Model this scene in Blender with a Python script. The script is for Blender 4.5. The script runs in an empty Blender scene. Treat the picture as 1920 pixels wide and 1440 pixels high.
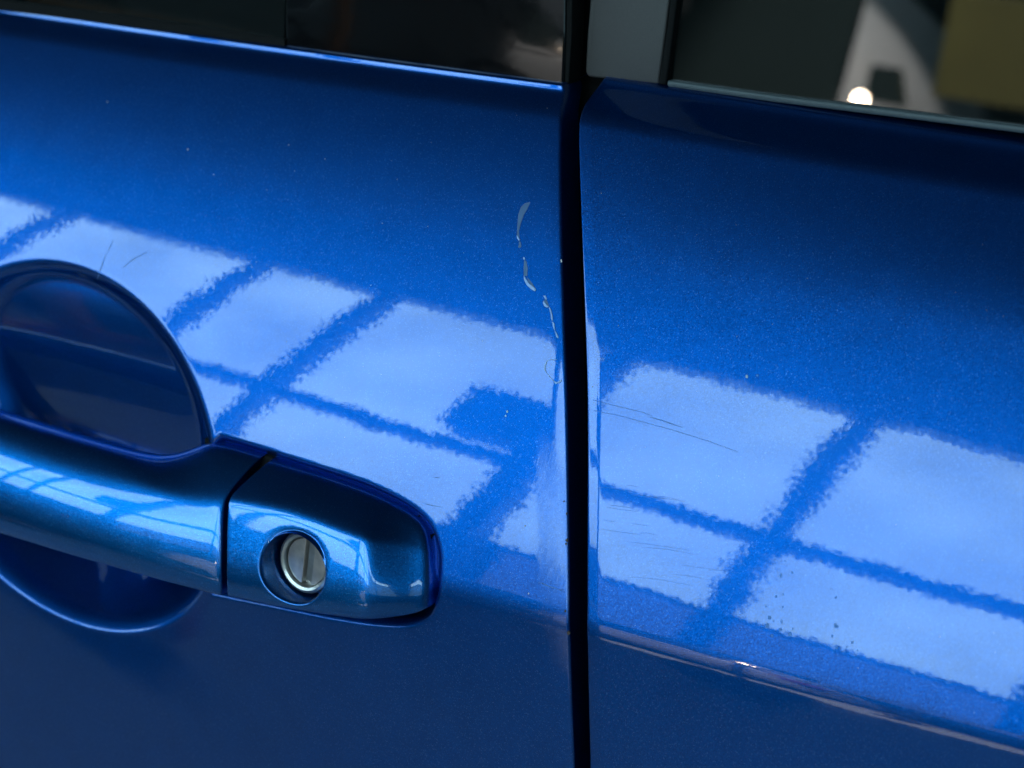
import bpy, bmesh, math, random
import numpy as np
from mathutils import Vector, Matrix
random.seed(7); rng = np.random.default_rng(7)
SC = bpy.context.scene; COL = SC.collection
R = math.radians

# ------------------------------------------------------------------ camera, world, exposure
D = .85                                     # camera to the door edge, metres
PSI, TH, ROLL, FPX = R(31.619021), R(23.645306), R(2.265891), 3583.175
FW = np.array([-math.sin(PSI)*math.cos(TH), math.cos(PSI)*math.cos(TH), -math.sin(TH)])
RT0 = np.array([math.cos(PSI), math.sin(PSI), 0]); UP0 = np.cross(RT0, FW)
RT = RT0*math.cos(ROLL)+UP0*math.sin(ROLL); UP = -RT0*math.sin(ROLL)+UP0*math.cos(ROLL)
EYE = -D*FW
cam = bpy.data.objects.new('camera', bpy.data.cameras.new('camera')); COL.objects.link(cam)
cam.matrix_world = Matrix([[RT[0], UP[0], -FW[0], EYE[0]], [RT[1], UP[1], -FW[1], EYE[1]], [RT[2], UP[2], -FW[2], EYE[2]], [0, 0, 0, 1]])
cam.data.sensor_width = 36; cam.data.lens = FPX/1920*36
cam.data.clip_start = .01; cam.data.clip_end = 200
cam.data.dof.use_dof = True; cam.data.dof.focus_distance = .845; cam.data.dof.aperture_fstop = 8
SC.camera = cam
W = bpy.data.worlds.new('World'); SC.world = W; W.use_nodes = True
W.node_tree.nodes['Background'].inputs[0].default_value = (.6, .75, 1, 1)
W.node_tree.nodes['Background'].inputs[1].default_value = .02
SC.view_settings.view_transform = 'Standard'; SC.view_settings.look = 'None'
SC.view_settings.exposure = 0; SC.view_settings.gamma = 1
SC.cycles.max_bounces = 8; SC.cycles.glossy_bounces = 6; SC.cycles.diffuse_bounces = 3
SC.cycles.sample_clamp_indirect = 6

# ------------------------------------------------------------------ helpers
def tag(o, label=None, cat=None, kind=None, group=None):
    for k, v in (('label', label), ('category', cat), ('kind', kind), ('group', group)):
        if v: o[k] = v
    return o
def link(name, me, mat=None, parent=None):
    o = bpy.data.objects.new(name, me); COL.objects.link(o)
    if mat: me.materials.append(mat)
    if parent: o.parent = parent
    return o
def empty(name, loc=(0, 0, 0), rz=0):
    o = bpy.data.objects.new(name, None); COL.objects.link(o); o.location = loc; o.rotation_euler.z = rz
    o.empty_display_size = .05
    return o
def mesh(name, V, F, mat=None, parent=None, smooth=True, angle=None):
    me = bpy.data.meshes.new(name); me.from_pydata([tuple(map(float, v)) for v in V], [], [tuple(map(int, f)) for f in F])
    me.validate(); me.update()
    if smooth:
        me.shade_smooth()
        if angle: me.set_sharp_from_angle(angle=R(angle))
    return link(name, me, mat, parent)
def grid(name, V, mat, parent=None, flip=False):
    nr, nc = V.shape[:2]; i = np.arange(nr*nc).reshape(nr, nc)
    q = np.stack([i[:-1, :-1], i[:-1, 1:], i[1:, 1:], i[1:, :-1]], -1).reshape(-1, 4)
    if flip: q = q[:, ::-1]
    me = bpy.data.meshes.new(name); n = len(q)
    me.vertices.add(nr*nc); me.vertices.foreach_set('co', V.reshape(-1).astype(np.float32))
    me.loops.add(4*n); me.loops.foreach_set('vertex_index', q.reshape(-1).astype(np.int32))
    me.polygons.add(n); me.polygons.foreach_set('loop_start', np.arange(0, 4*n, 4, dtype=np.int32))
    me.update(calc_edges=True); me.validate(); me.shade_smooth()
    return link(name, me, mat, parent)
def box(name, lo, hi, mat, parent=None, bevel=0):
    bm = bmesh.new(); bmesh.ops.create_cube(bm, size=1)
    lo, hi = Vector(lo), Vector(hi)
    for v in bm.verts: v.co = Vector([(lo[k]+hi[k])/2+v.co[k]*(hi[k]-lo[k]) for k in range(3)])
    if bevel: bmesh.ops.bevel(bm, geom=bm.edges[:]+bm.verts[:], offset=bevel, segments=2, affect='EDGES', profile=.5)
    me = bpy.data.meshes.new(name); bm.to_mesh(me); bm.free()
    return link(name, me, mat, parent)
def sstep(a, b, x):
    t = np.clip((x-a)/(b-a), 0, 1); return t*t*(3-2*t)

# ------------------------------------------------------------------ materials
def newmat(name):
    m = bpy.data.materials.new(name); m.use_nodes = True; nt = m.node_tree
    return m, nt, nt.nodes['Principled BSDF']
def N(nt, typ, **kw):
    n = nt.nodes.new(typ)
    for k, v in kw.items(): setattr(n, k, v)
    return n
def math_(nt, op, a, b=None, c=None):
    n = N(nt, 'ShaderNodeMath', operation=op)
    for i, v in enumerate((a, b, c)):
        if v is None: continue
        if hasattr(v, 'links'): nt.links.new(v, n.inputs[i])
        else: n.inputs[i].default_value = v
    return n.outputs[0]
def jitter(nt, tex_out, amt, base=None):
    """surface normal + (colour-.5)*amt, normalised"""
    L = nt.links
    s = N(nt, 'ShaderNodeVectorMath', operation='SUBTRACT'); L.new(tex_out, s.inputs[0]); s.inputs[1].default_value = (.5, .5, .5)
    k = N(nt, 'ShaderNodeVectorMath', operation='SCALE'); L.new(s.outputs[0], k.inputs[0])
    if hasattr(amt, 'links'): L.new(amt, k.inputs['Scale'])
    else: k.inputs['Scale'].default_value = amt
    a = N(nt, 'ShaderNodeVectorMath', operation='ADD'); L.new(k.outputs[0], a.inputs[0])
    if base is None: base = N(nt, 'ShaderNodeNewGeometry').outputs['Normal']
    L.new(base, a.inputs[1])
    n = N(nt, 'ShaderNodeVectorMath', operation='NORMALIZE'); L.new(a.outputs[0], n.inputs[0])
    return n.outputs[0]
def paint(name, col, rough=.40, peel=.0105, flake=.11, wear=None, coat=1.0, haze=.021):
    m, nt, b = newmat(name); L = nt.links
    tc = N(nt, 'ShaderNodeTexCoord')
    b.inputs['Metallic'].default_value = 1; b.inputs['Specular Tint'].default_value = (.22, .62, 1, 1); b.inputs['Roughness'].default_value = rough
    b.inputs['Coat Weight'].default_value = coat; b.inputs['Coat Roughness'].default_value = haze; b.inputs['Coat IOR'].default_value = 1.5
    vo = N(nt, 'ShaderNodeTexVoronoi'); vo.inputs['Scale'].default_value = 3400; L.new(tc.outputs['Object'], vo.inputs['Vector'])
    L.new(jitter(nt, vo.outputs['Color'], flake), b.inputs['Normal'])
    hsv = N(nt, 'ShaderNodeHueSaturation'); hsv.inputs['Color'].default_value = (*col, 1)
    sx = N(nt, 'ShaderNodeSeparateColor'); L.new(vo.outputs['Color'], sx.inputs[0])
    cl = N(nt, 'ShaderNodeTexNoise'); cl.inputs['Scale'].default_value = 55; cl.inputs['Detail'].default_value = 4; L.new(tc.outputs['Object'], cl.inputs['Vector'])
    v1 = math_(nt, 'MULTIPLY_ADD', sx.outputs[1], .36, .82)
    v2 = math_(nt, 'MULTIPLY_ADD', cl.outputs['Fac'], .24, .88)
    L.new(math_(nt, 'MULTIPLY', v1, v2), hsv.inputs['Value'])
    spk = math_(nt, 'GREATER_THAN', sx.outputs[0], .972)                # single bright flakes
    mxs = N(nt, 'ShaderNodeMix', data_type='RGBA'); L.new(math_(nt, 'MULTIPLY', spk, .5), mxs.inputs[0]); L.new(hsv.outputs[0], mxs.inputs[6])
    mxs.inputs[7].default_value = (min(1, col[0]*6+.07), min(1, col[1]*2.6+.04), min(1, col[2]*2.0), 1); L.new(mxs.outputs[2], b.inputs['Base Color'])
    # orange peel of the clear coat: two sizes of ripple, stronger in patches
    n1 = N(nt, 'ShaderNodeTexNoise'); n1.inputs['Scale'].default_value = 420; n1.inputs['Detail'].default_value = 1.2; L.new(tc.outputs['Object'], n1.inputs['Vector'])
    n2 = N(nt, 'ShaderNodeTexNoise'); n2.inputs['Scale'].default_value = 60; n2.inputs['Detail'].default_value = 1; L.new(tc.outputs['Object'], n2.inputs['Vector'])
    j = jitter(nt, n2.outputs['Color'], peel*.62)
    j = jitter(nt, n1.outputs['Color'], peel, j)
    if wear:                                # rubbed, brushed zone beside the door edge: fine vertical strokes
        sep = N(nt, 'ShaderNodeSeparateXYZ'); L.new(tc.outputs['Object'], sep.inputs[0])
        x0, x1, z0, z1, sl = wear
        xs = math_(nt, 'MULTIPLY_ADD', sep.outputs[2], sl, sep.outputs[0])
        mp = N(nt, 'ShaderNodeMapping'); mp.inputs['Scale'].default_value = (2600, 300, 170); L.new(tc.outputs['Object'], mp.inputs['Vector'])
        mp.inputs['Rotation'].default_value = (0, -.32, 0)
        br = N(nt, 'ShaderNodeTexNoise'); br.inputs['Scale'].default_value = 1; br.inputs['Detail'].default_value = 3; L.new(mp.outputs[0], br.inputs['Vector'])
        wob = math_(nt, 'MULTIPLY_ADD', br.outputs['Fac'], .006, -.003)
        xw = math_(nt, 'ADD', xs, wob)
        def ss(a, b_, v):
            r = N(nt, 'ShaderNodeMapRange', interpolation_type='SMOOTHSTEP'); L.new(v, r.inputs[0]); r.inputs[1].default_value = a; r.inputs[2].default_value = b_; return r.outputs[0]
        mk = math_(nt, 'MULTIPLY', math_(nt, 'MULTIPLY', ss(x0, x1, xw), ss(z0, z0+.012, sep.outputs[2])), ss(z1, z1-.025, sep.outputs[2]))
        L.new(math_(nt, 'MULTIPLY_ADD', mk, .13, .021), b.inputs['Coat Roughness'])
        j = jitter(nt, br.outputs['Color'], math_(nt, 'MULTIPLY', mk, .09), j)
    L.new(j, b.inputs['Coat Normal'])
    return m
def plain(name, col, rough=.5, metal=0, bump=0, bscale=800, spec=.5, var=.15):
    m, nt, b = newmat(name); L = nt.links
    tc = N(nt, 'ShaderNodeTexCoord')
    b.inputs['Roughness'].default_value = rough; b.inputs['Metallic'].default_value = metal; b.inputs['Specular IOR Level'].default_value = spec
    n = N(nt, 'ShaderNodeTexNoise'); n.inputs['Scale'].default_value = bscale; n.inputs['Detail'].default_value = 5; L.new(tc.outputs['Object'], n.inputs['Vector'])
    h = N(nt, 'ShaderNodeHueSaturation'); h.inputs['Color'].default_value = (*col, 1)
    L.new(math_(nt, 'MULTIPLY_ADD', n.outputs['Fac'], 2*var, 1-var), h.inputs['Value']); L.new(h.outputs[0], b.inputs['Base Color'])
    if bump: L.new(jitter(nt, n.outputs['Color'], bump), b.inputs['Normal'])
    return m
def glow(name, col, s):
    m, nt, b = newmat(name)
    b.inputs['Base Color'].default_value = (.5, .5, .5, 1); b.inputs['Emission Color'].default_value = (*col, 1); b.inputs['Emission Strength'].default_value = s
    return m
BLUE = (.0012, .067, .30)
M = dict(
    paint_front=paint('blue_paint_front', BLUE, wear=(.0120, .0158, -.112, -.006, .38)),
    paint_rear=paint('blue_paint_rear', BLUE, flake=.165, haze=.028),
    paint_handle=paint('blue_paint_handle', (.002, .110, .38), rough=.34, peel=.008, flake=.14),
    black=plain('black_plastic', (.006, .006, .007), .45),
    rubber=plain('black_rubber', (.004, .004, .004), .8, spec=.15),
    gloss_black=plain('gloss_black_trim', (.004, .004, .0045), .09, bump=.02, bscale=300, var=.3),
    grey=plain('grey_trim', (.052, .046, .044), .62, bump=.18, bscale=1500),
    seal=plain('waist_seal', (.055, .07, .075), .55, bump=.1, bscale=900),
    zinc=plain('zinc_lock', (.52, .49, .465), .36, .9, bump=.22, bscale=260, var=.35),
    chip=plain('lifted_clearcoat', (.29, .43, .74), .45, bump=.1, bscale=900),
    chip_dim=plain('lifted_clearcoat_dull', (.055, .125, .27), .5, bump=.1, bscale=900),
    rust=plain('rust', (.06, .04, .032), .8, bump=.2),
    scratch=plain('scratch', (.05, .14, .36), .6),
    dirt=plain('dirt', (.09, .22, .55), .8),
    dust=plain('dust', (.5, .52, .55), .8),
    floor=plain('concrete_floor', (.50, .53, .55), .6, bscale=3),
    ceil=plain('dark_ceiling', (.03, .035, .045), .9, bscale=2),
    wall=plain('grey_wall', (.3, .32, .35), .8, bscale=2),
    frame=plain('window_frame', (.035, .04, .05), .5),
    side_glow=glow('added_side_glow', (.45, .85, 1), 1.1),  # dim teal glow added on the right, tints the end cap facet
    frost=glow('frosted_pane', (.8, .9, 1), .5),
    white=plain('white_car_paint', (.5, .5, .5), .35, bscale=4, var=.04),
    tyre=plain('tyre', (.01, .01, .01), .8), alloy=plain('alloy', (.4, .4, .42), .4, .8),
    orange=plain('orange_steel', (.75, .22, .02), .45, bscale=20), yellow=plain('yellow_banner', (.12, .115, .03), .7, bscale=5, var=.55),
    darkglass=plain('dark_car_glass', (.02, .03, .03), .05, bscale=3), lampglow=glow('warm_lamp', (1, .74, .52), 170), tail=plain('tail_lamp', (.3, .01, .01), .2),
    pane=glow('daylit_pane', (.51, .84, 1), 7.1),
)
nt = M['pane'].node_tree; b = nt.nodes['Principled BSDF']
tc = N(nt, 'ShaderNodeTexCoord'); no = N(nt, 'ShaderNodeTexNoise'); no.inputs['Scale'].default_value = 1.1; no.inputs['Detail'].default_value = 4; nt.links.new(tc.outputs['Object'], no.inputs['Vector'])
cr = N(nt, 'ShaderNodeMapRange'); nt.links.new(no.outputs['Fac'], cr.inputs[0]); cr.inputs[1].default_value = .3; cr.inputs[2].default_value = .7; cr.inputs[3].default_value = 5.1; cr.inputs[4].default_value = 9.2
nt.links.new(cr.outputs[0], b.inputs['Emission Strength'])
# tinted glass of the rear door
m, nt, b = newmat('door_glass'); L = nt.links
b.inputs['Base Color'].default_value = (.006, .008, .008, 1); b.inputs['Roughness'].default_value = .0; b.inputs['IOR'].default_value = 2.1
tr = N(nt, 'ShaderNodeBsdfTransparent'); tr.inputs[0].default_value = (.45, .52, .5, 1)
mx = N(nt, 'ShaderNodeMixShader'); mx.inputs[0].default_value = .6
L.new(tr.outputs[0], mx.inputs[1]); L.new(b.outputs[0], mx.inputs[2]); L.new(mx.outputs[0], nt.nodes['Material Output'].inputs[0])
M['glass'] = m

# ------------------------------------------------------------------ the hall that the paint mirrors
WY, WL = R(2.29643), 4.621406               # window wall: turned 2.3 degrees, 4.6 m from the car
FLOOR_Z, CEIL_Z = -.92, 4.35
def hall():
    tag(box('floor', (-16, -9, FLOOR_Z-.1), (10, 6, FLOOR_Z), M['floor']), kind='structure')
    tag(box('ceiling', (-16, -9, CEIL_Z), (10, 6, CEIL_Z+.1), M['ceil']), kind='structure')
    tag(box('wall', (-14.2, -9, FLOOR_Z), (-14, 6, CEIL_Z), M['wall']), kind='structure')
    tag(box('wall', (8, -9, FLOOR_Z), (8.2, 6, CEIL_Z), M['wall']), kind='structure')
    tag(box('wall', (-14, 5.8, FLOOR_Z), (8, 6, CEIL_Z), M['wall']), kind='structure')
    w = empty('window_wall', (-WL*math.sin(WY), -WL*math.cos(WY), 0), -WY)
    tag(w, 'grey wall with a long band of bright daylit windows facing the car', 'wall')
    Z0, ZM, Z1 = 1.380334, 2.194518, 3.618775
    X0, X1 = -12.5, .7
    ZL = .62
    box('lower_wall', (-14, -.2, FLOOR_Z), (9, 0, ZL), M['wall'], w)
    box('end_wall', (-14, -.2, ZL), (X0, 0, Z0), M['wall'], w); box('end_wall', (6.5, -.2, ZL), (9, 0, Z0), M['wall'], w)
    box('upper_wall', (-14, -.2, Z1), (9, 0, CEIL_Z), M['wall'], w)
    box('end_wall', (-14, -.2, Z0), (X0, 0, Z1), M['wall'], w); box('end_wall', (6.5, -.2, Z0), (9, 0, Z1), M['wall'], w)
    ms = [-11.2, -9.6, -7.7, -6.081, -4.497, -3.664, -1.179, -.1]
    for a, c in ((.7, 2.6), (2.6, 4.5), (4.5, 6.5)):  # glowing panes added to light the end cap facet and rear door
        box('frosted_pane', (a+.06, -.15, ZL+.001), (c-.06, -.13, 3.05), M['side_glow'], w); box('pane', (a+.06, -.14, 3.13), (c-.06, -.12, Z1), M['pane'], w)
        box('mullion', (a-.06, -.115, ZL+.002), (a+.06, -.002, Z1-.002), M['frame'], w)
    edges = [X0]+ms+[X1]
    for a, c in zip(edges[:-1], edges[1:]):
        p = box('pane', (a, -.14, Z0), (c, -.12, Z1), M['pane'], w)
        if c > -2: box('frosted_pane', (max(a, -2.1), -.15, ZL+.001), (c, -.13, Z0-.004), M['frost'], w)
        if a < -3: box('lower_board', (a, -.15, ZL+.001), (c if c < -2 else -2.1, -.13, Z0-.004), M['wall'], w)
    box('sill', (X0, -.115, Z0-.03), (X1, -.003, Z0-.001), M['frame'], w)
    for x in ms: box('mullion', (x-.055, -.112, ZL+.002), (x+.055, -.004, Z0-.032), M['frame'], w)
    for x in ms: box('mullion', (x-.055, -.115, Z0+.002), (x+.055, -.002, Z1-.002), M['frame'], w)
    box('transom', (X0, -.113, ZM-.05), (X1, -.006, ZM+.05), M['frame'], w)
    # dark column with a box on its left side, standing before the windows
    c = tag(empty('steel_column', (-WL*math.sin(WY), -WL*math.cos(WY), 0), -WY), 'dark steel column in front of the bright windows', 'column')
    box('shaft', (-2.26, .01, FLOOR_Z), (-2.12, .19, CEIL_Z), M['frame'], c, .01)
    s = box('fan_heater', (-2.63, .03, 2.24), (-2.265, .23, 2.70), M['frame'], None, .02)
    s.matrix_world = c.matrix_world; s.location = c.location; s.rotation_euler = c.rotation_euler
    tag(s, 'dark box shaped fan heater fixed to the left of the steel column', 'heater')
hall()
def lathe_y(name, c, prof, mat, parent, n=28):
    V = [(c[0]+r_*math.cos(2*math.pi*k/n), c[1]+a, c[2]+r_*math.sin(2*math.pi*k/n)) for r_, a in prof for k in range(n)]
    F = [(i*n+k, i*n+(k+1) % n, (i+1)*n+(k+1) % n, (i+1)*n+k) for i in range(len(prof)-1) for k in range(n)]
    return mesh(name, V, F, mat, parent, True, 40)
def loft(name, st, mat, parent, lv=2):
    V = np.array(st, float); nr, nc = V.shape[:2]
    F = [(i*nc+j, i*nc+j+1, (i+1)*nc+j+1, (i+1)*nc+j) for i in range(nr-1) for j in range(nc-1)]+[tuple(range(nc))[::-1], tuple(range((nr-1)*nc, nr*nc))]
    o = mesh(name, V.reshape(-1, 3), F, mat, parent); md = o.modifiers.new('s', 'SUBSURF'); md.levels = md.render_levels = lv; return o
def white_car():
    # side on to the blue car, tail to the right, two and a half metres behind the photographer's shoulder
    tx, ys = -.43, -2.62; cy = ys-.82; g = FLOOR_Z
    e = tag(empty('white_car', (tx-2, cy, g)), 'white hatchback parked side on below the bright windows', 'car')
    st = []
    for x, zt, w in ((-4.02, .42, .55), (-3.95, .62, .68), (-3.6, .80, .76), (-2.9, .92, .81), (-2.0, .98, .82), (-.7, 1.0, .82), (-.15, .98, .78), (-.03, .85, .72), (0, .55, .68)):
        lo = .22
        st.append([(tx+x-e.location.x, s_*w*k-0, z_) for s_, k, z_ in ((1, .86, lo), (1, 1, lo+.12), (1, 1, (lo+zt)/2), (1, .98, zt-.06), (1, .9, zt), (-1, .9, zt), (-1, .98, zt-.06), (-1, 1, (lo+zt)/2), (-1, 1, lo+.12), (-1, .86, lo))])
    loft('body', st, M['white'], e)
    st = []
    for x, zt, w in ((-3.0, .95, .70), (-2.35, 1.38, .62), (-1.8, 1.46, .62), (-.9, 1.45, .61), (-.30, 1.36, .60), (-.08, 1.0, .66)):
        st.append([(tx+x-e.location.x, s_*k, z_) for s_, k, z_ in ((1, .79, .93), (1, (.79+w)/2, (.95+zt)/2), (1, w, zt-.05), (1, w*.85, zt), (-1, w*.85, zt), (-1, w, zt-.05), (-1, (.79+w)/2, (.95+zt)/2), (-1, .79, .93))])
    loft('cabin', st, M['white'], e)
    def win(xa, xb, xc, xd, z0, z1, nm='window'):
        V = []
        for s_ in (1, -1):
            y = lambda z_: s_*(.805-.24*(z_-.93)/.5)
            V = [(tx+xa-e.location.x, y(z0), z0), (tx+xb-e.location.x, y(z0), z0), (tx+xc-e.location.x, y(z1), z1), (tx+xd-e.location.x, y(z1), z1)]
            V += [(a, c-s_*.03, d) for a, c, d in V]
            mesh(nm, V, [(0, 1, 2, 3), (7, 6, 5, 4), (0, 4, 5, 1), (1, 5, 6, 2), (2, 6, 7, 3), (3, 7, 4, 0)], M['darkglass'], e, False)
    win(-2.75, -1.62, -1.62, -2.30, 1.0, 1.36); win(-1.54, -.80, -.72, -1.54, 1.0, 1.36); win(-.70, -.185, -.20, -.66, 1.0, 1.36); win(-.135, -.055, -.085, -.14, 1.03, 1.10, 'quarter_window')
    for x in (-3.3, -.72):
        for s_ in (1, -1):
            t = lathe_y('wheel', (tx+x-e.location.x, s_*.72, .31), [(.20, s_*.10), (.31, s_*.10), (.32, s_*.06), (.32, -s_*.10)], M['tyre'], e)
            lathe_y('rim', (tx+x-e.location.x, s_*.72, .31), [(.01, s_*.07), (.05, s_*.075), (.17, s_*.06), (.20, s_*.103)], M['alloy'], t)
    for s_ in (1, -1): box('tail_lamp', (tx-.10-e.location.x, s_*.64-.08, .66), (tx+.02-e.location.x, s_*.64+.08, .86), M['tail'], e, .02)
    # inspection lamp on a stand beside the car
    l = tag(empty('inspection_lamp', (-.49, -2.35, g)), 'lit warm inspection lamp on a thin stand beside the white car', 'lamp')
    lathe_z('stand', l, [(.16, 0), (.16, .02), (.015, .03), (.015, .98), (.03, .99), (.03, 1.01)], M['frame'])
    bpy_s = lathe_z('bulb', l, [(.001, 1.015), (.009, 1.019), (.013, 1.030), (.009, 1.041), (.001, 1.045)], M['lampglow'])
    # spotlight added only to brighten the white car's tail as mirrored in the glass
    f = tag(empty('added_spotlight', (.3, -1.0, CEIL_Z)), 'added black ceiling spotlight brightening the tail of the white car', 'spotlight')
    lathe_z('housing', f, [(.001, 0), (.09, 0), (.09, -.05), (.03, -.06), (.03, -.20), (.12, -.22), (.13, -.38)], M['frame'])
    sp = bpy.data.objects.new('spot', bpy.data.lights.new('spot', 'SPOT')); COL.objects.link(sp); sp.parent = f; sp.location = (0, 0, -.42)
    sp.data.energy = 4900; sp.data.color = (1, .97, .93); sp.data.spot_size = R(17); sp.data.spot_blend = .35; sp.data.shadow_soft_size = .05
    d = Vector((tx+.10, ys, .22))-Vector((.3, -1.0, CEIL_Z-.42)); sp.rotation_euler = d.to_track_quat('-Z', 'Y').to_euler()
    b = tag(empty('banner_stand', (.25, -2.95, g)), 'plain yellow board on two thin legs to the right of the white car', 'board')
    box('board', (-.74, -.012, 1.06), (.5, .012, 1.27), M['yellow'], b, .004)
    for x in (-.5, .5): box('leg', (x-.02, -.035, .02), (x+.02, -.013, 1.25), M['frame'], b); box('foot', (x-.03, -.3, 0), (x+.03, .3, .02), M['frame'], b)
    h = tag(empty('engine_hoist', (-2.0, -1.75, g)), 'orange steel engine hoist with a long horizontal boom', 'hoist')
    box('boom', (-.1, -.04, .955), (.80, .04, 1.05), M['orange'], h, .008); box('mast', (-.06, -.05, .06), (.04, .05, .95), M['orange'], h, .008)
    for y in (-.35, .27): box('leg', (-.1, y, .03), (.75, y+.08, .10), M['orange'], h, .008)
    box('crossbar', (-.1, -.27, .03), (-.02, .27, .10), M['orange'], h, .008)
def lathe_z(name, par, prof, mat, n=24):
    V = [(r_*math.cos(2*math.pi*k/n), r_*math.sin(2*math.pi*k/n), a) for r_, a in prof for k in range(n)]
    F = [(i*n+k, i*n+(k+1) % n, (i+1)*n+(k+1) % n, (i+1)*n+k) for i in range(len(prof)-1) for k in range(n)]
    return mesh(name, V, F, mat, par, True, 40)
white_car()

# ------------------------------------------------------------------ body side surface
S = .044503                                 # fall of the character lines along the car
ZC, ZBL, ZBR = -.081667, .11467, .119835    # crease, belt of the front door, belt of the rear door
ZZ = np.linspace(-.9, .4, 13001)
def slope_table(right):
    zc = np.clip(ZZ*100, -14, 14)
    a = 30.055542+.758699*zc+.015913*zc**2+.004271*zc**3
    a = np.where(a > 46, 46+3*np.tanh((a-46)/6), a)
    t = np.tan(np.radians(a))
    low = np.tan(np.radians(6+2*sstep(-.1, -.5, ZZ)))
    w = .0085 if right else .010
    t = low+(t-low)*sstep(ZC-w, ZC+w*.4, ZZ)
    if right:
        u = ZBR-ZZ
        t = t+(math.tan(R(65))-t)*sstep(.0165, .009, u); t = t+(math.tan(R(50))-t)*sstep(.0045, .0005, u)
    else:
        u = ZBL-ZZ
        t = t+(math.tan(R(59))-t)*sstep(.013, .007, u); t = t+(math.tan(R(20))-t)*sstep(.0040, .0012, u)
    out = -np.concatenate([[0], np.cumsum((t[1:]+t[:-1])/2*np.diff(ZZ))]); out -= np.interp(0, ZZ, out)
    return out
TAB = [slope_table(False), slope_table(True)]
def calibrate_belts():
    global ZBL, ZBR
    for _ in range(6):
        q = A([(560, 92), (800, 126), (1050, 160)], 0); ZBL += .8*(float(np.mean(ZP(q[:, 0], q[:, 2], 0)))-ZBL)
        q = A([(1250, 157), (1450, 187), (1700, 219), (1910, 246)], 1); ZBR += .8*(float(np.mean(ZP(q[:, 0], q[:, 2], 1)))-ZBR)
        TAB[0] = slope_table(False); TAB[1] = slope_table(True)
    ZBR -= .0030; ZBL -= .0004; TAB[0] = slope_table(False); TAB[1] = slope_table(True)
    print('belts', ZBL, ZBR, ZP(q[:, 0], q[:, 2], 1))
def smooth_table():
    zc = np.clip(ZZ*100, -20, 14); a = np.minimum(30.055542+.758699*zc+.015913*zc**2+.004271*np.clip(zc, -12, 14)**3, 47)
    t = np.tan(np.radians(a)); out = -np.concatenate([[0], np.cumsum((t[1:]+t[:-1])/2*np.diff(ZZ))]); return out-np.interp(0, ZZ, out)
TAB.append(smooth_table())                  # the surface without crease and lips: the handle is laid out on it
KB = {0: .006, 1: -.030, 2: 0.}
def ZI(x, zp, side): return zp+S*x+KB[side]*x*sstep(.05, .11, zp)
def ZP(x, z, side):
    zp = z-S*x
    for _ in range(3): zp = z-S*x-KB[side]*x*sstep(.05, .11, zp)
    return zp
def outf(x, z, side):
    zp = ZP(x, z, side); o = np.interp(zp, ZZ, TAB[side])
    if side == 1: return o-.5*.117691*x**2-.048657*x*zp-.045*(x-.033)-math.tan(R(-.016485))*zp
    return o-.5*.175309*x**2-.03868*x*zp-.037513*(x-.033)
def at(px, py, side=0, h=0.):
    """point of the body side (raised by h) that lies on the sight line of a pixel of the 1920 x 1440 photograph"""
    px, py = np.atleast_1d(px).astype(float), np.atleast_1d(py).astype(float)
    d = FW+np.outer((px-960)/FPX, RT)-np.outer((py-720)/FPX, UP); t = np.full(len(px), D)
    def F(t): q = EYE+d*t[:, None]; return q[:, 1]+outf(q[:, 0], q[:, 2], side)+h
    for i in range(14):
        f0 = F(t); g = (F(t+1e-4)-f0)/1e-4; t = t-np.clip(f0/g, -.03, .03)
    return EYE+d*t[:, None]
def A(p, side=0, h=0.): p = np.array(p, float); return at(p[:, 0], p[:, 1], side, h)

calibrate_belts()

def edge_curve(pix, side):
    p = np.array(pix, float); py = np.linspace(p[0, 1], p[-1, 1], 90)
    px = np.interp(py, p[:, 1], p[:, 0]); k = np.ones(13)/13
    px = np.convolve(np.pad(px, 6, mode='reflect', reflect_type='odd'), k, 'valid')
    q = at(px, py, side); zp = ZP(q[:, 0], q[:, 2], side)[::-1]; x = q[::-1, 0]
    x = np.convolve(np.pad(x, 3, mode='reflect', reflect_type='odd'), np.ones(7)/7, 'valid')
    dl, dh = (x[6]-x[0])/(zp[6]-zp[0]), (x[-1]-x[-7])/(zp[-1]-zp[-7])
    return lambda z: np.interp(z, zp, x)+np.minimum(z-zp[0], 0)*dl+np.maximum(z-zp[-1], 0)*dh
XL = edge_curve([(1056, 165), (1050, 200), (1050, 270), (1050, 340), (1053, 480), (1056, 600), (1062, 740), (1064, 900), (1066, 1100), (1068, 1250), (1073, 1360), (1076, 1440)], 0)
XR = edge_curve([(1083, 195), (1081, 240), (1085, 340), (1088, 440), (1092, 540), (1099, 740), (1099, 860), (1098, 1100), (1099, 1250), (1102, 1360), (1104, 1440)], 1)

def poly_sdf(P, x, z):
    """signed distance to a closed polygon, positive inside"""
    best = np.full(x.shape, 1e9); ins = np.zeros(x.shape, bool); n = len(P)
    for i in range(n):
        a, c = P[i], P[(i+1) % n]; e = c-a
        t = np.clip(((x-a[0])*e[0]+(z-a[1])*e[1])/(e@e), 0, 1)
        best = np.minimum(best, (x-a[0]-t*e[0])**2+(z-a[1]-t*e[1])**2)
        cr = (a[1] > z) != (c[1] > z)
        with np.errstate(divide='ignore', invalid='ignore'): xi = a[0]+(z-a[1])*e[0]/(e[1] if e[1] else 1e-12)
        ins ^= cr & (x < xi)
    d = np.sqrt(best); return np.where(ins, d, -d)
def smooth_closed(P, k=3):
    P = np.array(P, float)
    for _ in range(k):
        Q = np.roll(P, -1, 0); P = np.stack([.75*P+.25*Q, .25*P+.75*Q], 1).reshape(-1, 2)
    return P

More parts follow.
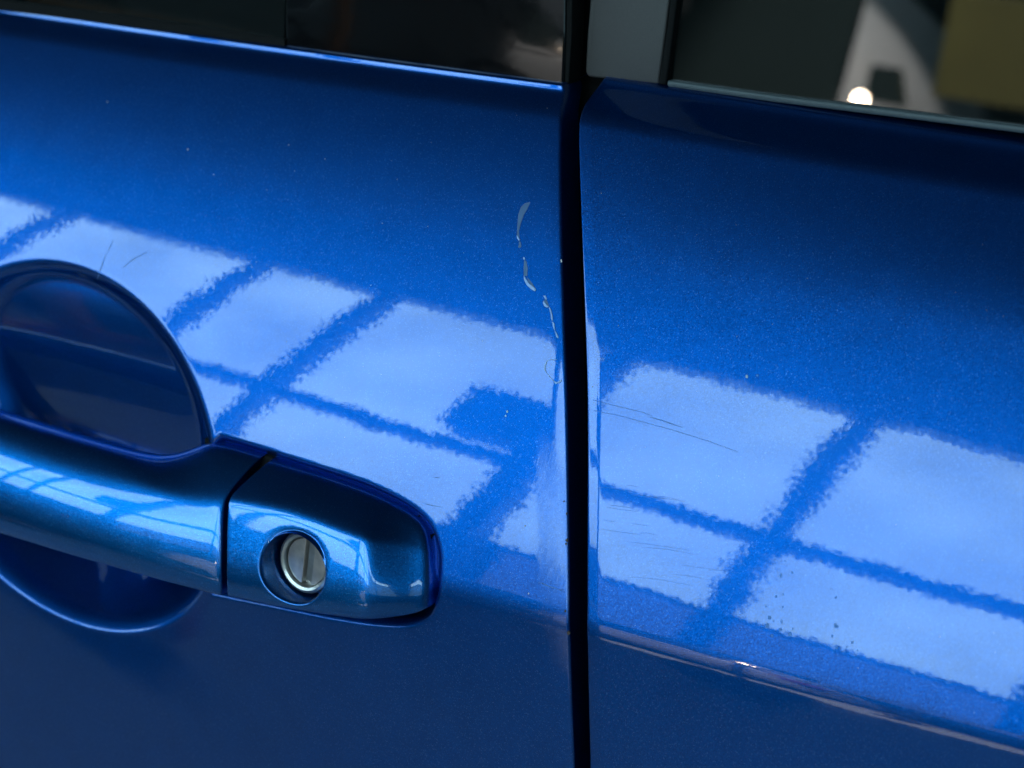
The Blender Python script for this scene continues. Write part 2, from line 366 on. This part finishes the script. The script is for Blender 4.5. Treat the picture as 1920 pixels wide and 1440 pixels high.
# ------------------------------------------------------------------ the car
car = tag(empty('parked_car', (0, 0, FLOOR_Z)), 'blue metallic car with clear coat peeling at the edge of its front door', 'car')
def under(o): o.matrix_parent_inverse = Matrix.Translation((0, 0, -FLOOR_Z)); return o

CUP_PX = [(0, 502), (60, 500), (130, 512), (200, 535), (260, 570), (310, 620), (345, 680), (365, 740), (378, 800), (0, 1072), (50, 1117), (100, 1144), (150, 1163), (200, 1174), (250, 1176), (300, 1165), (350, 1137)]
q = A(CUP_PX, 0); cx, cz = q[:, 0], q[:, 2]-S*q[:, 0]
co = np.linalg.lstsq(np.c_[cx**2, cx*cz, cz**2, cx, cz], np.ones(len(cx)), rcond=None)[0]
Q2 = np.array([[co[0], co[1]/2], [co[1]/2, co[2]]]); CC = np.linalg.solve(2*Q2, -co[3:]); KK = 1+CC@Q2@CC
print('cup', CC, np.sqrt(KK/np.linalg.eigvalsh(Q2)))
def cup_depth(x, z):
    dx, dz = x-CC[0], z-CC[1]; r2 = (Q2[0, 0]*dx*dx+2*Q2[0, 1]*dx*dz+Q2[1, 1]*dz*dz)/KK
    sd = (1-np.sqrt(r2))*.09; e = .0045
    sd = np.where(sd < -e, 0, np.where(sd < e, (sd+e)**2/(4*e), sd))
    wall = sd*(1.25+.15*sstep(.015, .065, dz)+.9*sstep(-.02, -.06, dz))
    fl_ = .006+.48*np.log1p(np.exp((.074-dz)/.006))*.006
    fl_ = .062-np.log1p(np.exp((.062-fl_)/.004))*.004
    k = .007; h = np.clip(.5+.5*(fl_-wall)/k, 0, 1)
    return np.maximum(fl_*(1-h)+wall*h-k*h*(1-h), 0)*sstep(-e, 0, (1-np.sqrt(r2))*.09+.0001)
PK = A([(380, 806), (470, 832), (560, 862), (640, 887), (700, 908), (760, 938), (798, 966), (820, 1000), (830, 1045), (828, 1100), (815, 1150), (790, 1170), (740, 1178), (640, 1165), (520, 1140), (430, 1122), (380, 1110)])
PK = smooth_closed(np.c_[PK[:, 0], PK[:, 2]-S*PK[:, 0]], 2)
def pocket_depth(x, z):
    return .0060*sstep(-.0006, .0055, poly_sdf(PK, x, z))

def panel(name, side, mat):
    if side == 0:
        dd = np.concatenate([np.arange(.0012, .008, .0004), np.arange(.008, .435, .0008), np.geomspace(.436, .95, 14)])
        zf = np.arange(-.2, ZBL-.012, .0008); lo = np.concatenate([-np.geomspace(.55, .202, 30), []])
        zp = np.concatenate([lo, zf, np.arange(ZBL-.012, ZBL+1e-6, .0003)]); rr = .0012
    else:
        dd = np.concatenate([np.arange(.0014, .010, .0005), np.arange(.010, .30, .0016), np.geomspace(.302, .9, 14)])
        zf = np.arange(-.2, -.096, .0012); lo = -np.geomspace(.55, .202, 30)
        zp = np.concatenate([lo, zf, np.arange(-.096, -.07, .0004), np.arange(-.07, ZBR-.032, .0012), np.arange(ZBR-.032, ZBR+1e-6, .0005)]); rr = .0014
    sgn = 1 if side == 0 else -1
    edge = (XL if side == 0 else XR)(zp)
    if side == 1:                           # rounded upper corner of the rear door
        edge = edge+.010*np.clip((zp-(ZBR-.022))/.022, 0, 1)**2.2
    ph = np.linspace(0, 1, 7)[1:]*math.pi/2     # rounded hem
    cols = [(-.012, rr, 0)]+[(-rr, rr, 1)]  # placeholder order: flange, hem, face
    X, Z, O = [], [], []
    def add(d, drop):
        x = edge-sgn*d; z = ZI(x, zp, side); o = outf(x, z, side)
        if side == 0 and d > .05:
            m = d < .44
            o = o-(np.maximum(cup_depth(x, zp), pocket_depth(x, zp)) if m else cup_depth(x, zp))
        if side == 0: o = o-.5*8*max(.0075-d, 0)**2-drop
        else:
            e_ = .0062-d; w_ = .0012
            o = o-.075*(0 if e_ < -w_ else (e_+w_)**2/(4*w_) if e_ < w_ else e_)-drop
        X.append(x); Z.append(z); O.append(o)
    add(0, .016)
    add(0, .006)
    for p in ph[::-1]: add(rr*(1-math.sin(p)), rr*(1-math.cos(p)))
    for d in dd: add(d, 0)
    V = np.stack([np.array(X), -np.array(O), np.array(Z)], -1)         # columns first
    top = V[:, -1:, :].copy(); t1 = top+[0, .002, .0006]; t2 = top+[0, .014, .001]
    V = np.concatenate([V, t1, t2], 1)
    return under(grid(name, V, mat, car, flip=(side == 0)))
front = panel('front_door', 0, M['paint_front'])
rear = panel('rear_door', 1, M['paint_rear'])
jz = np.concatenate([np.linspace(-.5, .11, 40), np.linspace(.12, .5, 10)]); jx = np.linspace(-.13, .13, 3); JV = []
for z_ in jz:
    c_ = float(XL(np.array([min(z_, .11)]))[0]); x_ = c_+jx; zz_ = min(z_, .11)
    JV.append(np.stack([x_, -(outf(x_, ZI(x_, zz_, 0), 0)-.03)+max(z_-.11, 0)*.14, z_+S*x_], -1))
under(grid('door_jamb', np.array(JV), M['rubber'], car))

def in_part(o, par): return o               # children of door meshes share the car frame; kept for clarity

# ---- above the belt: flat pieces that stand on a plane leaning inwards
def belt_plane(side, tilt, inset):
    """returns f(px,py,h) -> point on the plane through the belt line"""
    zb = ZBL if side == 0 else ZBR
    x = np.array([-.3, .05]) if side == 0 else np.array([0, .25]); z = ZI(x, np.array([zb, zb]), side); o = outf(x, z, side)-inset
    p0 = np.array([x[0], -o[0], z[0]]); p1 = np.array([x[1], -o[1], z[1]])
    ex = (p1-p0)/np.linalg.norm(p1-p0); up = np.array([0, math.sin(tilt), math.cos(tilt)]); n = np.cross(ex, up); n /= np.linalg.norm(n)
    def f(px, py, h=0.):
        d = FW+(px-960)/FPX*RT-(py-720)/FPX*UP; return EYE+d*(((p0-n*-h-EYE)@n)/(d@n))
    f.n = n; f.up = np.cross(n, ex); f.ex = ex; f.p0 = p0
    return f
def slab(name, f, pix, h, mat, parent, thick=.006, round_=0, bulge=None):
    """flat piece with real thickness whose outline is given in photograph pixels, laid on plane f"""
    P = [f(a, c, h) for a, c in pix]; n = f.n if f.n@FW < 0 else -f.n
    bm = bmesh.new(); vs = [bm.verts.new(p) for p in P]; fc = bm.faces.new(vs)
    r = bmesh.ops.extrude_face_region(bm, geom=[fc]); ev = [v for v in r['geom'] if isinstance(v, bmesh.types.BMVert)]
    for v in ev: v.co += Vector(-n*thick)
    bmesh.ops.recalc_face_normals(bm, faces=bm.faces[:])
    if round_: bmesh.ops.bevel(bm, geom=bm.edges[:], offset=round_, segments=3, affect='EDGES', profile=.5)
    me = bpy.data.meshes.new(name); bm.to_mesh(me); bm.free(); me.shade_smooth(); me.set_sharp_from_angle(angle=R(35))
    return under_child(link(name, me, mat, parent))
def under_child(o):
    # the door meshes already sit in world coordinates (their parent offset is cancelled), so children need none
    return o
fl = belt_plane(0, R(9), .0016)
fr = belt_plane(1, R(7.5), .004)
TOPY = -760
def up(x0, y0, x1, y1, y=TOPY): return (x0+(x1-x0)*(y-y0)/(y1-y0), y)
slab('pillar_trim', fl, [(535, 89), (800, 126), (1056, 162), (1060, 60), up(1060, 60, 1062, -160), (575, TOPY), (535, 0)], 0, M['gloss_black'], front, .006, .0012)
slab('window_gasket', fl, [(-1500, -172), (-500, -45), (200, 43), (533, 89), (533, 74), (200, 26), (-500, -64), (-1500, -192)], .001, M['rubber'], front, .006)
slab('window_glass', fl, [(-1500, -194), (-500, -66), (200, 24), (533, 72), (560, TOPY), (-1500, TOPY)], -.004, M['glass'], front, .004)
slab('edge_seal', fl, [(1058, 158), (1066, 157), (1072, 60), up(1072, 60, 1075, -160), up(1061, 60, 1064, -160), (1061, 60)], -.001, M['rubber'], front, .012, .0006)
slab('pillar_trim', fr, [(1097, 134), (1102, 144), (1234, 158), (1247, 60), up(1247, 60, 1275, -160), up(1101, 60, 1120, -160), (1101, 60)], .001, M['grey'], rear, .006, .0012)
slab('window_gasket', fr, [(1234, 158), (1249, 160), (1262, 60), up(1262, 60, 1290, -160), up(1249, 60, 1277, -160), (1249, 60)], .002, M['rubber'], rear, .006, .001)
slab('belt_seal', fr, [(1250, 150), (1450, 178), (1920, 237), (2500, 312), (3600, 455), (3600, 475), (2500, 328), (1920, 251), (1450, 192), (1250, 163)], .0025, M['seal'], rear, .006, .0012)
slab('window_glass', fr, [(1251, 158), (1920, 246), (2500, 322), (3600, 465), (3600, TOPY), up(1251, 158, 1290, -160)], -.002, M['glass'], rear, .004)
under(box('cabin_lining', (-.6, .26, -.3), (1.0, .28, .6), M['black'], car))

# ------------------------------------------------------------------ the door handle
def cage(name, rows, mat, parent, lv=3, side=2):
    """rows: list of rows of (px, py, h, push) laid over the smooth body surface; push = metres along +y"""
    V = []; nr, nc = len(rows), len(rows[0])
    for r_ in rows:
        for (a, c, h, *p) in r_:
            q = at(a, c, side, h)[0]
            if p: q = q+np.array([0, p[0], p[1] if len(p) > 1 else 0])
            V.append(q)
    F = [(i*nc+j, (i+1)*nc+j, (i+1)*nc+j+1, i*nc+j+1) for i in range(nr-1) for j in range(nc-1)]
    o = mesh(name, V, F, mat, parent)
    md = o.modifiers.new('s', 'SUBSURF'); md.levels = md.render_levels = lv
    return o
def bake(o):
    dg = bpy.context.evaluated_depsgraph_get(); dg.update(); me = bpy.data.meshes.new_from_object(o.evaluated_get(dg)); o.modifiers.clear(); old = o.data; o.data = me
    bpy.data.meshes.remove(old); return o
def interp_row(pts, xs):
    p = np.array(pts, float); return [(x, np.interp(x, p[:, 0], p[:, 1]), np.interp(x, p[:, 0], p[:, 2])) for x in xs]

# base plate of black plastic in the pocket, seen in the gaps
hp = [(384, 822), (470, 846), (560, 874), (700, 921), (785, 968), (808, 1005), (813, 1050), (810, 1110), (788, 1148), (740, 1158), (640, 1146), (400, 1100)]
Pm = A(hp, 0, -.003)
bm = bmesh.new(); fc = bm.faces.new([bm.verts.new(p) for p in Pm]); r = bmesh.ops.extrude_face_region(bm, geom=[fc])
for v in r['geom']:
    if isinstance(v, bmesh.types.BMVert): v.co.y += .004
bmesh.ops.recalc_face_normals(bm, faces=bm.faces[:])
me = bpy.data.meshes.new('door_handle'); bm.to_mesh(me); bm.free()
handle = under(link('door_handle', me, M['rubber'], car))

# end cap with the lock
T = [(505, 862), (514, 865), (560, 878), (610, 893), (655, 909), (683, 919), (698, 926), (712, 932), (750, 952), (782, 975), (797, 1000)]
R0 = [(431, 928, .0185), (437, 929, .0188), (500, 938, .0190), (560, 951, .0190), (628, 977, .0190), (674, 996, .0188), (689, 1001, .0182), (703, 1004, .0166), (745, 1009, .0095), (782, 1015, .0035), (804, 1034, .001)]
R1 = [(426, 944, .0195), (432, 945, .0197), (498, 956, .0200), (556, 969, .0200), (624, 996, .0200), (674, 1010, .0197), (689, 1015, .0190), (703, 1018, .0172), (745, 1025, .0102), (782, 1033, .004), (805, 1052, .001)]
Fm = [(424, 1040, .0192), (430, 1040, .0194), (496, 1050, .0197), (554, 1060, .0197), (622, 1074, .0197), (676, 1083, .0195), (691, 1085, .0188), (705, 1087, .0170), (747, 1089, .0100), (783, 1090, .004), (806, 1090, .001)]
Fm2 = [(424, 1080, .0178), (430, 1080, .0180), (496, 1092, .0183), (554, 1103, .0183), (622, 1115, .0182), (675, 1122, .0180), (690, 1123, .0174), (704, 1123, .0157), (746, 1122, .0092), (782, 1118, .0037), (805, 1112, .001)]
B0 = [(425, 1108, .0155), (431, 1109, .0157), (496, 1122, .0160), (554, 1133, .0160), (620, 1145, .0159), (673, 1152, .0157), (688, 1154, .0151), (702, 1153, .0136), (743, 1149, .0080), (776, 1141, .0032), (801, 1128, .001)]
B1 = [(425, 1123, .0120), (431, 1124, .0122), (496, 1138, .0125), (554, 1149, .0125), (618, 1159, .0123), (671, 1165, .0121), (686, 1166, .0116), (700, 1166, .0104), (740, 1161, .0060), (775, 1156, .0025), (799, 1146, .001)]
rows = []
Tp = [(a, c, .0005) for a, c in T]
rows.append([(a, c, h, .010) for a, c, h in Tp]); rows.append(Tp)
for r_, dh in ((R0, -.0018), (R1, -.0014), (Fm, .0004), (Fm2, .0013), (B0, .0014), (B1, .0012)):
    rows.append([(a, c, h+dh*min(1, h/.012)) for a, c, h in r_])
B1 = rows[-1]
rows.append([(a, c, h, .006, .002) for a, c, h in B1])
rows.append([(a, c, h, .022, .004) for a, c, h in B1])
def side_cols(rows):
    out = []
    for r_ in rows:
        l = r_[0]; rr_ = r_[-1]
        pl = (l[3] if len(l) > 3 else 0); pz = (l[4] if len(l) > 4 else 0)
        out.append([(l[0], l[1], l[2], pl+.013, pz), (l[0], l[1], l[2], pl+.0012, pz)]+list(r_)+[(rr_[0], rr_[1], rr_[2], (rr_[3] if len(rr_) > 3 else 0)+.010, (rr_[4] if len(rr_) > 4 else 0))])
    return out
cap = bake(cage('end_cap', side_cols(rows), M['paint_handle'], handle, 4))

# bore for the lock, cut into the cap
CX, CY = 548, 1066
c0 = at(CX, CY, 2, .0195)[0]
AX = np.array([-.02, -.985, .17]); AX /= np.linalg.norm(AX)         # lock axis, pointing out
E1 = np.cross([0, 0, 1], AX); E1 /= np.linalg.norm(E1); E2 = np.cross(AX, E1)
if E1[0] < 0: E1, E2 = -E1, -E2
if E2[2] < 0: E2 = -E2
RX, RZ = .0178, .0158
def lathe(name, prof, mat, parent, centre, n=72, rx=1., rz=1., closed=False):
    V = []; F = []
    for r_, a in prof:
        for k in range(n):
            t = 2*math.pi*k/n; V.append(centre+E1*r_*rx*math.cos(t)+E2*r_*rz*math.sin(t)+AX*a)
    m_ = len(prof)
    for i in range(m_-1):
        for k in range(n): F.append((i*n+k, i*n+(k+1) % n, (i+1)*n+(k+1) % n, (i+1)*n+k))
    F.append(tuple(range(n))[::-1]); F.append(tuple(range((m_-1)*n, m_*n)))
    return mesh(name, V, F, mat, parent, True, 40)
def fix_normals(o):
    bm = bmesh.new(); bm.from_mesh(o.data); bmesh.ops.recalc_face_normals(bm, faces=bm.faces[:])
    if bm.calc_volume(signed=True) < 0: bmesh.ops.reverse_faces(bm, faces=bm.faces[:])
    bm.to_mesh(o.data); bm.free(); return o
def bore(o, rings):
    """cut a smooth round hole into the cap mesh and line it: each ring = (radius factor, depth along the lock axis)"""
    bm = bmesh.new(); bm.from_mesh(o.data)
    def ab(v): d = np.array(v.co)-c0; return d@E1/RX, d@E2/RZ, d@AX
    R0_ = rings[0][0]
    kill = []
    for v in bm.verts:
        a, b_, t = ab(v)
        if math.hypot(a, b_) < R0_ and t > -.010: kill.append(v)
    bmesh.ops.delete(bm, geom=kill, context='VERTS')
    be = [e for e in bm.edges if e.is_boundary and all(math.hypot(*ab(v)[:2]) < R0_*1.12 and ab(v)[2] > -.010 for v in e.verts)]
    loop = [be[0].verts[0], be[0].verts[1]]; nb = {}
    for e in be:
        for v in e.verts: nb.setdefault(v, []).append(e.other_vert(v))
    while True:
        nx_ = [v for v in nb[loop[-1]] if v is not loop[-2]][0]
        if nx_ is loop[0]: break
        loop.append(nx_)
    ang = []
    for v in loop:
        a, b_, t = ab(v); r_ = math.hypot(a, b_); th_ = math.atan2(b_, a); ang.append((th_, t))
        v.co = Vector(c0+E1*RX*R0_*a/r_+E2*RZ*R0_*b_/r_+AX*t)
    n = len(loop); TH_ = np.array([a_[0] for a_ in ang]); B_ = np.stack([np.ones(n)]+[f_(k_*TH_) for k_ in (1, 2, 3) for f_ in (np.cos, np.sin)], 1)
    tt = B_@np.linalg.lstsq(B_, np.array([a_[1] for a_ in ang]), rcond=None)[0]; ang = list(zip(TH_, tt))
    for v, (th_, t) in zip(loop, ang): v.co = Vector(c0+E1*RX*R0_*math.cos(th_)+E2*RZ*R0_*math.sin(th_)+AX*t)
    prev = loop
    for r_, dep in rings[1:]:
        w_ = min(1, max(0, (R0_-r_)/(R0_-1.0)))
        cur = [bm.verts.new(c0+E1*RX*r_*math.cos(th_)+E2*RZ*r_*math.sin(th_)+AX*((t+dep)*(1-w_**4)+(dep)*w_**4)) for th_, t in ang]
        for k in range(n): bm.faces.new((prev[k], prev[(k+1) % n], cur[(k+1) % n], cur[k]))
        prev = cur
    bm.faces.new(prev)
    bmesh.ops.recalc_face_normals(bm, faces=bm.faces[:]); bm.to_mesh(o.data); bm.free(); o.data.shade_smooth(); o.data.set_sharp_from_angle(angle=R(50))
bore(cap, [(1.10, 0), (1.075, -.00005), (1.05, -.00025), (1.03, -.0006), (1.012, -.0012), (1.0, -.0022), (.995, -.005), (.98, -.0170)])
# lock barrel
cl = at(573, 1055, 2, .0195)[0]
lc = c0-AX*.0125-E1*.0012
RL = .0150
lathe('lock_ring', [(RL, -.005), (RL, .0008), (RL-.0006, .0022), (RL-.0018, .0028), (RL-.0030, .0022), (RL-.0034, .0006), (RL-.0036, -.003)], M['zinc'], handle, lc)
RP = RL-.0040
def plug_half(x0, x1, name, z, tiltz=0., zc=None):
    P2 = []
    t0 = np.linspace(-1, 1, 25)
    xs_lo, xs_hi = max(x0, -RP), min(x1, RP)
    top = []; bot = []
    for x in np.linspace(xs_lo, xs_hi, 21):
        y = math.sqrt(max(RP*RP-x*x, 0)); y = min(y, zc) if zc else y
        top.append((x, y)); bot.append((x, -y))
    P2 = top+bot[::-1]
    V = [lc+E1*x+E2*y+AX*(z+tiltz*(x-x0)) for x, y in P2]; n = len(V); V += [v-AX*.004 for v in V]
    F = [tuple(range(n)), tuple(range(n, 2*n))[::-1]]+[(k, k+n, (k+1) % n+n, (k+1) % n) for k in range(n)]
    bm = bmesh.new(); vs = [bm.verts.new(v) for v in V]
    for f in F:
        try: bm.faces.new([vs[i] for i in f])
        except ValueError: pass
    bmesh.ops.remove_doubles(bm, verts=bm.verts[:], dist=1e-6); bmesh.ops.recalc_face_normals(bm, faces=bm.faces[:])
    me = bpy.data.meshes.new(name); bm.to_mesh(me); bm.free(); me.shade_smooth(); me.set_sharp_from_angle(angle=R(30))
    return link(name, me, M['zinc'], handle)
plug_half(-RP, -.0017, 'lock_plug', .0006)
plug_half(.0040, RP, 'lock_plug', .0006)
plug_half(-.0007, .0039, 'lock_shutter', -.0014, .38, RP*.84)
lathe('lock_housing', [(RL+.0006, -.006), (RL+.0006, -.0045), (.0005, -.0044)], M['black'], handle, lc)

# grip bar
GX = [-620, -560, -480, -380, -250, -120, 0, 100, 190, 250, 300, 345, 380, 412]
gt = interp_row([(-620, 640, .001), (-480, 655, .012), (-250, 700, .021), (0, 774, .022), (100, 806, .0215), (200, 836, .0195), (260, 851, .015), (310, 856, .008), (350, 848, .003), (385, 838, .001), (412, 838, .001)], GX)
gt[11], gt[12], gt[13] = (354, 838, .003), (396, 817, .001), (490, 848, .0005)   # the top facet runs on to the slanted split
r0 = interp_row([(-620, 660, .002), (-480, 690, .02), (-250, 742, .030), (0, 806, .0325), (100, 845, .0315), (200, 879, .0285), (300, 905, .0245), (412, 927, .0185)], GX)
r0[-1] = (421, 927, .0185)
r1 = interp_row([(-620, 690, .002), (-480, 728, .022), (-250, 782, .034), (0, 850, .0365), (100, 882, .0345), (200, 911, .0305), (300, 935, .0255), (412, 953, .0195)], GX)
r1[-1] = (415, 950, .0193)
fm = interp_row([(-620, 740, .002), (-480, 795, .021), (-250, 850, .0345), (0, 918, .0370), (100, 948, .0345), (200, 975, .0305), (300, 1000, .0255), (412, 1022, .0196)], GX)
f2 = interp_row([(-620, 770, .002), (-480, 840, .019), (-250, 900, .0325), (0, 968, .0345), (100, 1000, .0320), (200, 1028, .0285), (300, 1054, .0236), (412, 1082, .0177)], GX)
b0 = interp_row([(-620, 785, .002), (-480, 862, .016), (-250, 922, .0290), (0, 992, .0310), (100, 1024, .0285), (200, 1053, .0250), (300, 1080, .0205), (412, 1109, .0153)], GX)
b1 = interp_row([(-620, 790, .001), (-480, 868, .012), (-250, 932, .0240), (0, 1004, .0265), (100, 1036, .0240), (200, 1065, .0205), (300, 1093, .0165), (412, 1122, .0122)], GX)
adj = lambda r_, d: [(a, c, h+d*min(1, h/.012)) for a, c, h in r_]
r0, r1, fm, f2, b0, b1 = adj(r0, -.0018), adj(r1, -.0012), adj(fm, .0008), adj(f2, .0016), adj(b0, .0016), adj(b1, .0012)
rows = [[(a, c, h, .010, -.004) for a, c, h in gt], gt, r0, r1, fm, f2, b0, b1, [(a, c, h, .006, .003) for a, c, h in b1], [(a, c, h, .014, .010) for a, c, h in b1], [(a, c, h, .012, -.012) for a, c, h in gt]]
rows = [[(*p, 0, 0)[:5] if len(p) == 3 else p for p in r_] for r_ in rows]
rows = [list(r_)+[(r_[-1][0]+1.5, r_[-1][1], r_[-1][2], r_[-1][3]+.0012, r_[-1][4]), (r_[-1][0]+1.5, r_[-1][1], r_[-1][2], r_[-1][3]+.013, r_[-1][4])] for r_ in rows]
grip = bake(cage('grip', rows, M['paint_handle'], handle, 3))
for o_ in (grip,):
    fix_normals(o_); o_.data.shade_smooth()

# ------------------------------------------------------------------ damage, scratches, dirt
def decal(name, pix, side, mat, parent, h=.00012, thick=.0003):
    P = A(pix, side, h); bm = bmesh.new(); fc = bm.faces.new([bm.verts.new(p) for p in P])
    r = bmesh.ops.extrude_face_region(bm, geom=[fc])
    for v in r['geom']:
        if isinstance(v, bmesh.types.BMVert): v.co.y += thick
    bmesh.ops.recalc_face_normals(bm, faces=bm.faces[:]); bmesh.ops.triangulate(bm, faces=[f for f in bm.faces if len(f.verts) > 4])
    me = bpy.data.meshes.new(name); bm.to_mesh(me); bm.free(); return link(name, me, mat, parent)
def ribbon(name, line, w, side, mat, parent, h=.00008):
    line = np.array(line, float); t = np.gradient(line, axis=0); t /= np.linalg.norm(t, axis=1)[:, None]; nrm = np.c_[-t[:, 1], t[:, 0]]
    w = np.broadcast_to(w, len(line))[:, None]/2
    a = A(line+nrm*w, side, h); c = A(line-nrm*w, side, h); n = len(line)
    V = np.concatenate([a, c, a+[0, .0002, 0], c+[0, .0002, 0]])
    F = []
    for i in range(n-1): F += [(i, i+1, n+i+1, n+i), (2*n+i, i, i+1, 2*n+i+1)[::-1], (3*n+i, n+i, n+i+1, 3*n+i+1)]
    return mesh(name, V, F, mat, parent, False)
Z8 = lambda l: [(900+x*.27778, 340+y*.27778) for x, y in l]
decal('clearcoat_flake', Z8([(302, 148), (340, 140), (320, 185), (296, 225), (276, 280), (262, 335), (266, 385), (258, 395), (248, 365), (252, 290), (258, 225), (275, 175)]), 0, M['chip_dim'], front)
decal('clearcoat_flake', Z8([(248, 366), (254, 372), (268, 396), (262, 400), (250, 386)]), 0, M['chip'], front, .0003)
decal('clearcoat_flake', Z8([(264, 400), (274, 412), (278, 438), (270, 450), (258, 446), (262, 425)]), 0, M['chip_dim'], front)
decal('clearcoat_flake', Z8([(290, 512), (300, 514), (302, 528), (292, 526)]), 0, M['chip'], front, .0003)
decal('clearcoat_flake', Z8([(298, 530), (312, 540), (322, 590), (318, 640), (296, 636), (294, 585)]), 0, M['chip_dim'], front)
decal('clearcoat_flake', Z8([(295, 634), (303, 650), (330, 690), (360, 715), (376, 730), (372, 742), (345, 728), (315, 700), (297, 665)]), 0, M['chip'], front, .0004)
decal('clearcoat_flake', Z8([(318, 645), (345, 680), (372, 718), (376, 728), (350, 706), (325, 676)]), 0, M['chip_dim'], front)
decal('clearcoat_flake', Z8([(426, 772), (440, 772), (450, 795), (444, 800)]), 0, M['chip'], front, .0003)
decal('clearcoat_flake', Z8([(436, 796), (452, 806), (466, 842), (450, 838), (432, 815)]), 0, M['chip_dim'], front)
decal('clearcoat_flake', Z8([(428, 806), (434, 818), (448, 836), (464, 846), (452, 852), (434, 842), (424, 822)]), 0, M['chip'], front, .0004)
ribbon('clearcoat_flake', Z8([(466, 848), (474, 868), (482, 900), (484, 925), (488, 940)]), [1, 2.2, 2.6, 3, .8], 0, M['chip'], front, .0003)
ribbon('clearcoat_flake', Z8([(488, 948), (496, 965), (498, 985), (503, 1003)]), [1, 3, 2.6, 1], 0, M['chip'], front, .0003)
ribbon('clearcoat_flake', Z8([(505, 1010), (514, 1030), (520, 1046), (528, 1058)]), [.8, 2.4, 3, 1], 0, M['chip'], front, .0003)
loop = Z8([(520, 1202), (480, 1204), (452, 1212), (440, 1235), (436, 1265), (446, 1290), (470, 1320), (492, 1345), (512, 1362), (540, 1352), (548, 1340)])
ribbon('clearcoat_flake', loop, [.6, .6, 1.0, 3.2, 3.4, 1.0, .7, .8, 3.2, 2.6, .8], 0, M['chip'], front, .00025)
decal('paint_chip', Z8([(542, 530), (550, 528), (554, 545), (546, 548)]), 0, M['dust'], front, .0002)
for a, c, s in ((1062, 963, 2.2), (1063, 1013, 3.0), (1061, 1020, 2), (1066, 1187, 3.2), (1060, 1146, 2), (1057, 940, 1.6)):
    k = [(a+s*math.cos(t)*random.uniform(.6, 1.1), c+s*1.4*math.sin(t)*random.uniform(.6, 1.1)) for t in np.linspace(0, 2*math.pi, 8)[:-1]]
    decal('paint_chip', k, 0, M['rust'], front, .0002)
# hairline scratches
ribbon('scratch', [(1112, 750), (1150, 760), (1205, 773), (1222, 780)], [.7, .8, .9, .5], 1, M['scratch'], rear)
ribbon('scratch', [(1218, 782), (1240, 788), (1262, 796), (1280, 802)], [.8, 1.8, 1.5, .8], 1, M['scratch'], rear)
ribbon('scratch', [(1114, 770), (1160, 779), (1260, 806), (1330, 828), (1385, 848)], [.6, .8, .9, 1.0, .6], 1, M['scratch'], rear)
ribbon('scratch', [(793, 943), (806, 947), (828, 951)], [.5, .9, .5], 0, M['scratch'], front)
ribbon('scratch', [(815, 895), (823, 896)], [1, 1], 0, M['scratch'], front)
ribbon('scratch', [(182, 524), (192, 495), (198, 478)], [.8, 1.4, .8], 0, M['scratch'], front)
ribbon('scratch', [(200, 475), (207, 462), (212, 450)], [.6, 1, .5], 0, M['scratch'], front)
ribbon('scratch', [(232, 500), (252, 484), (278, 472)], [.8, 1.6, .6], 0, M['scratch'], front)
for a, c, l in ((1010, 1092, 18), (1020, 1097, 34)):
    ribbon('scratch', [(a, c), (a+l/2, c+l*.13), (a+l, c+l*.33)], [.8, 1.6, .7], 0, M['scratch'], front)
for i in range(16):                         # rub marks running back from the edge of the rear door
    a, c = random.uniform(1112, 1300), random.uniform(900, 1105); l = random.uniform(20, 120)
    ribbon('scratch', [(a, c), (a+l/2, c+l*.06+random.uniform(-2, 2)), (a+l, c+l*.14)], [.3, .55, .3], 1, M['scratch'], rear)
def specks(name, L_, side, mat, parent, h=.0002):
    V, F = [], []
    for a, c, s in L_:
        n = 6; ph = random.uniform(0, 6); el = random.uniform(1, 1.8)
        P = A([(a+s*math.cos(t+ph)*random.uniform(.7, 1.2), c+s*el*math.sin(t+ph)*random.uniform(.7, 1.2)) for t in np.linspace(0, 2*math.pi, n+1)[:-1]], side, h)
        b0_ = len(V); V += list(P)+[p+[0, .0003, 0] for p in P]
        F += [tuple(range(b0_, b0_+n))]+[(b0_+k, b0_+n+k, b0_+n+(k+1) % n, b0_+(k+1) % n) for k in range(n)]
    o = mesh(name, V, F, mat, parent, False); o['kind'] = 'stuff'; return o
Z9 = lambda l: [(1100+x*.5, 640+y*.5, s*.5) for x, y, s in l]
specks('dirt_specks', Z9([(684, 1036, 8), (676, 1066, 7), (700, 1050, 3), (726, 1082, 5), (762, 1098, 6), (695, 1105, 4), (772, 1078, 3), (730, 1052, 4), (710, 958, 4), (736, 950, 3), (728, 878, 5), (770, 868, 4), (744, 825, 3), (672, 995, 3), (735, 997, 3), (640, 905, 2), (550, 928, 2.5), (932, 1068, 6), (940, 1070, 4), (920, 1106, 4), (938, 1150, 6), (996, 1130, 4), (976, 1146, 2.5), (1015, 1160, 3), (934, 960, 4), (918, 930, 2.5), (640, 128, 4), (880, 826, 3)]), 1, M['dirt'], rear)
specks('dust_specks', [(600-0, 131, 2), (606, 122, 2.6)] and [(1400, 706, 2.6)]+[(random.uniform(1110, 1900), random.uniform(330, 1340), random.uniform(.3, .6)) for _ in range(40)], 1, M['dust'], rear)
specks('dust_specks', [(352, 280, 1.3), (201, 191, .9), (541, 272, .8), (951, 772, 1.8), (948, 780, 1.4), (984, 986, 1.1), (991, 1113, 1.2)]+[(random.uniform(400, 1040), random.uniform(200, 830), random.uniform(.3, .6)) for _ in range(30)], 0, M['dust'], front)
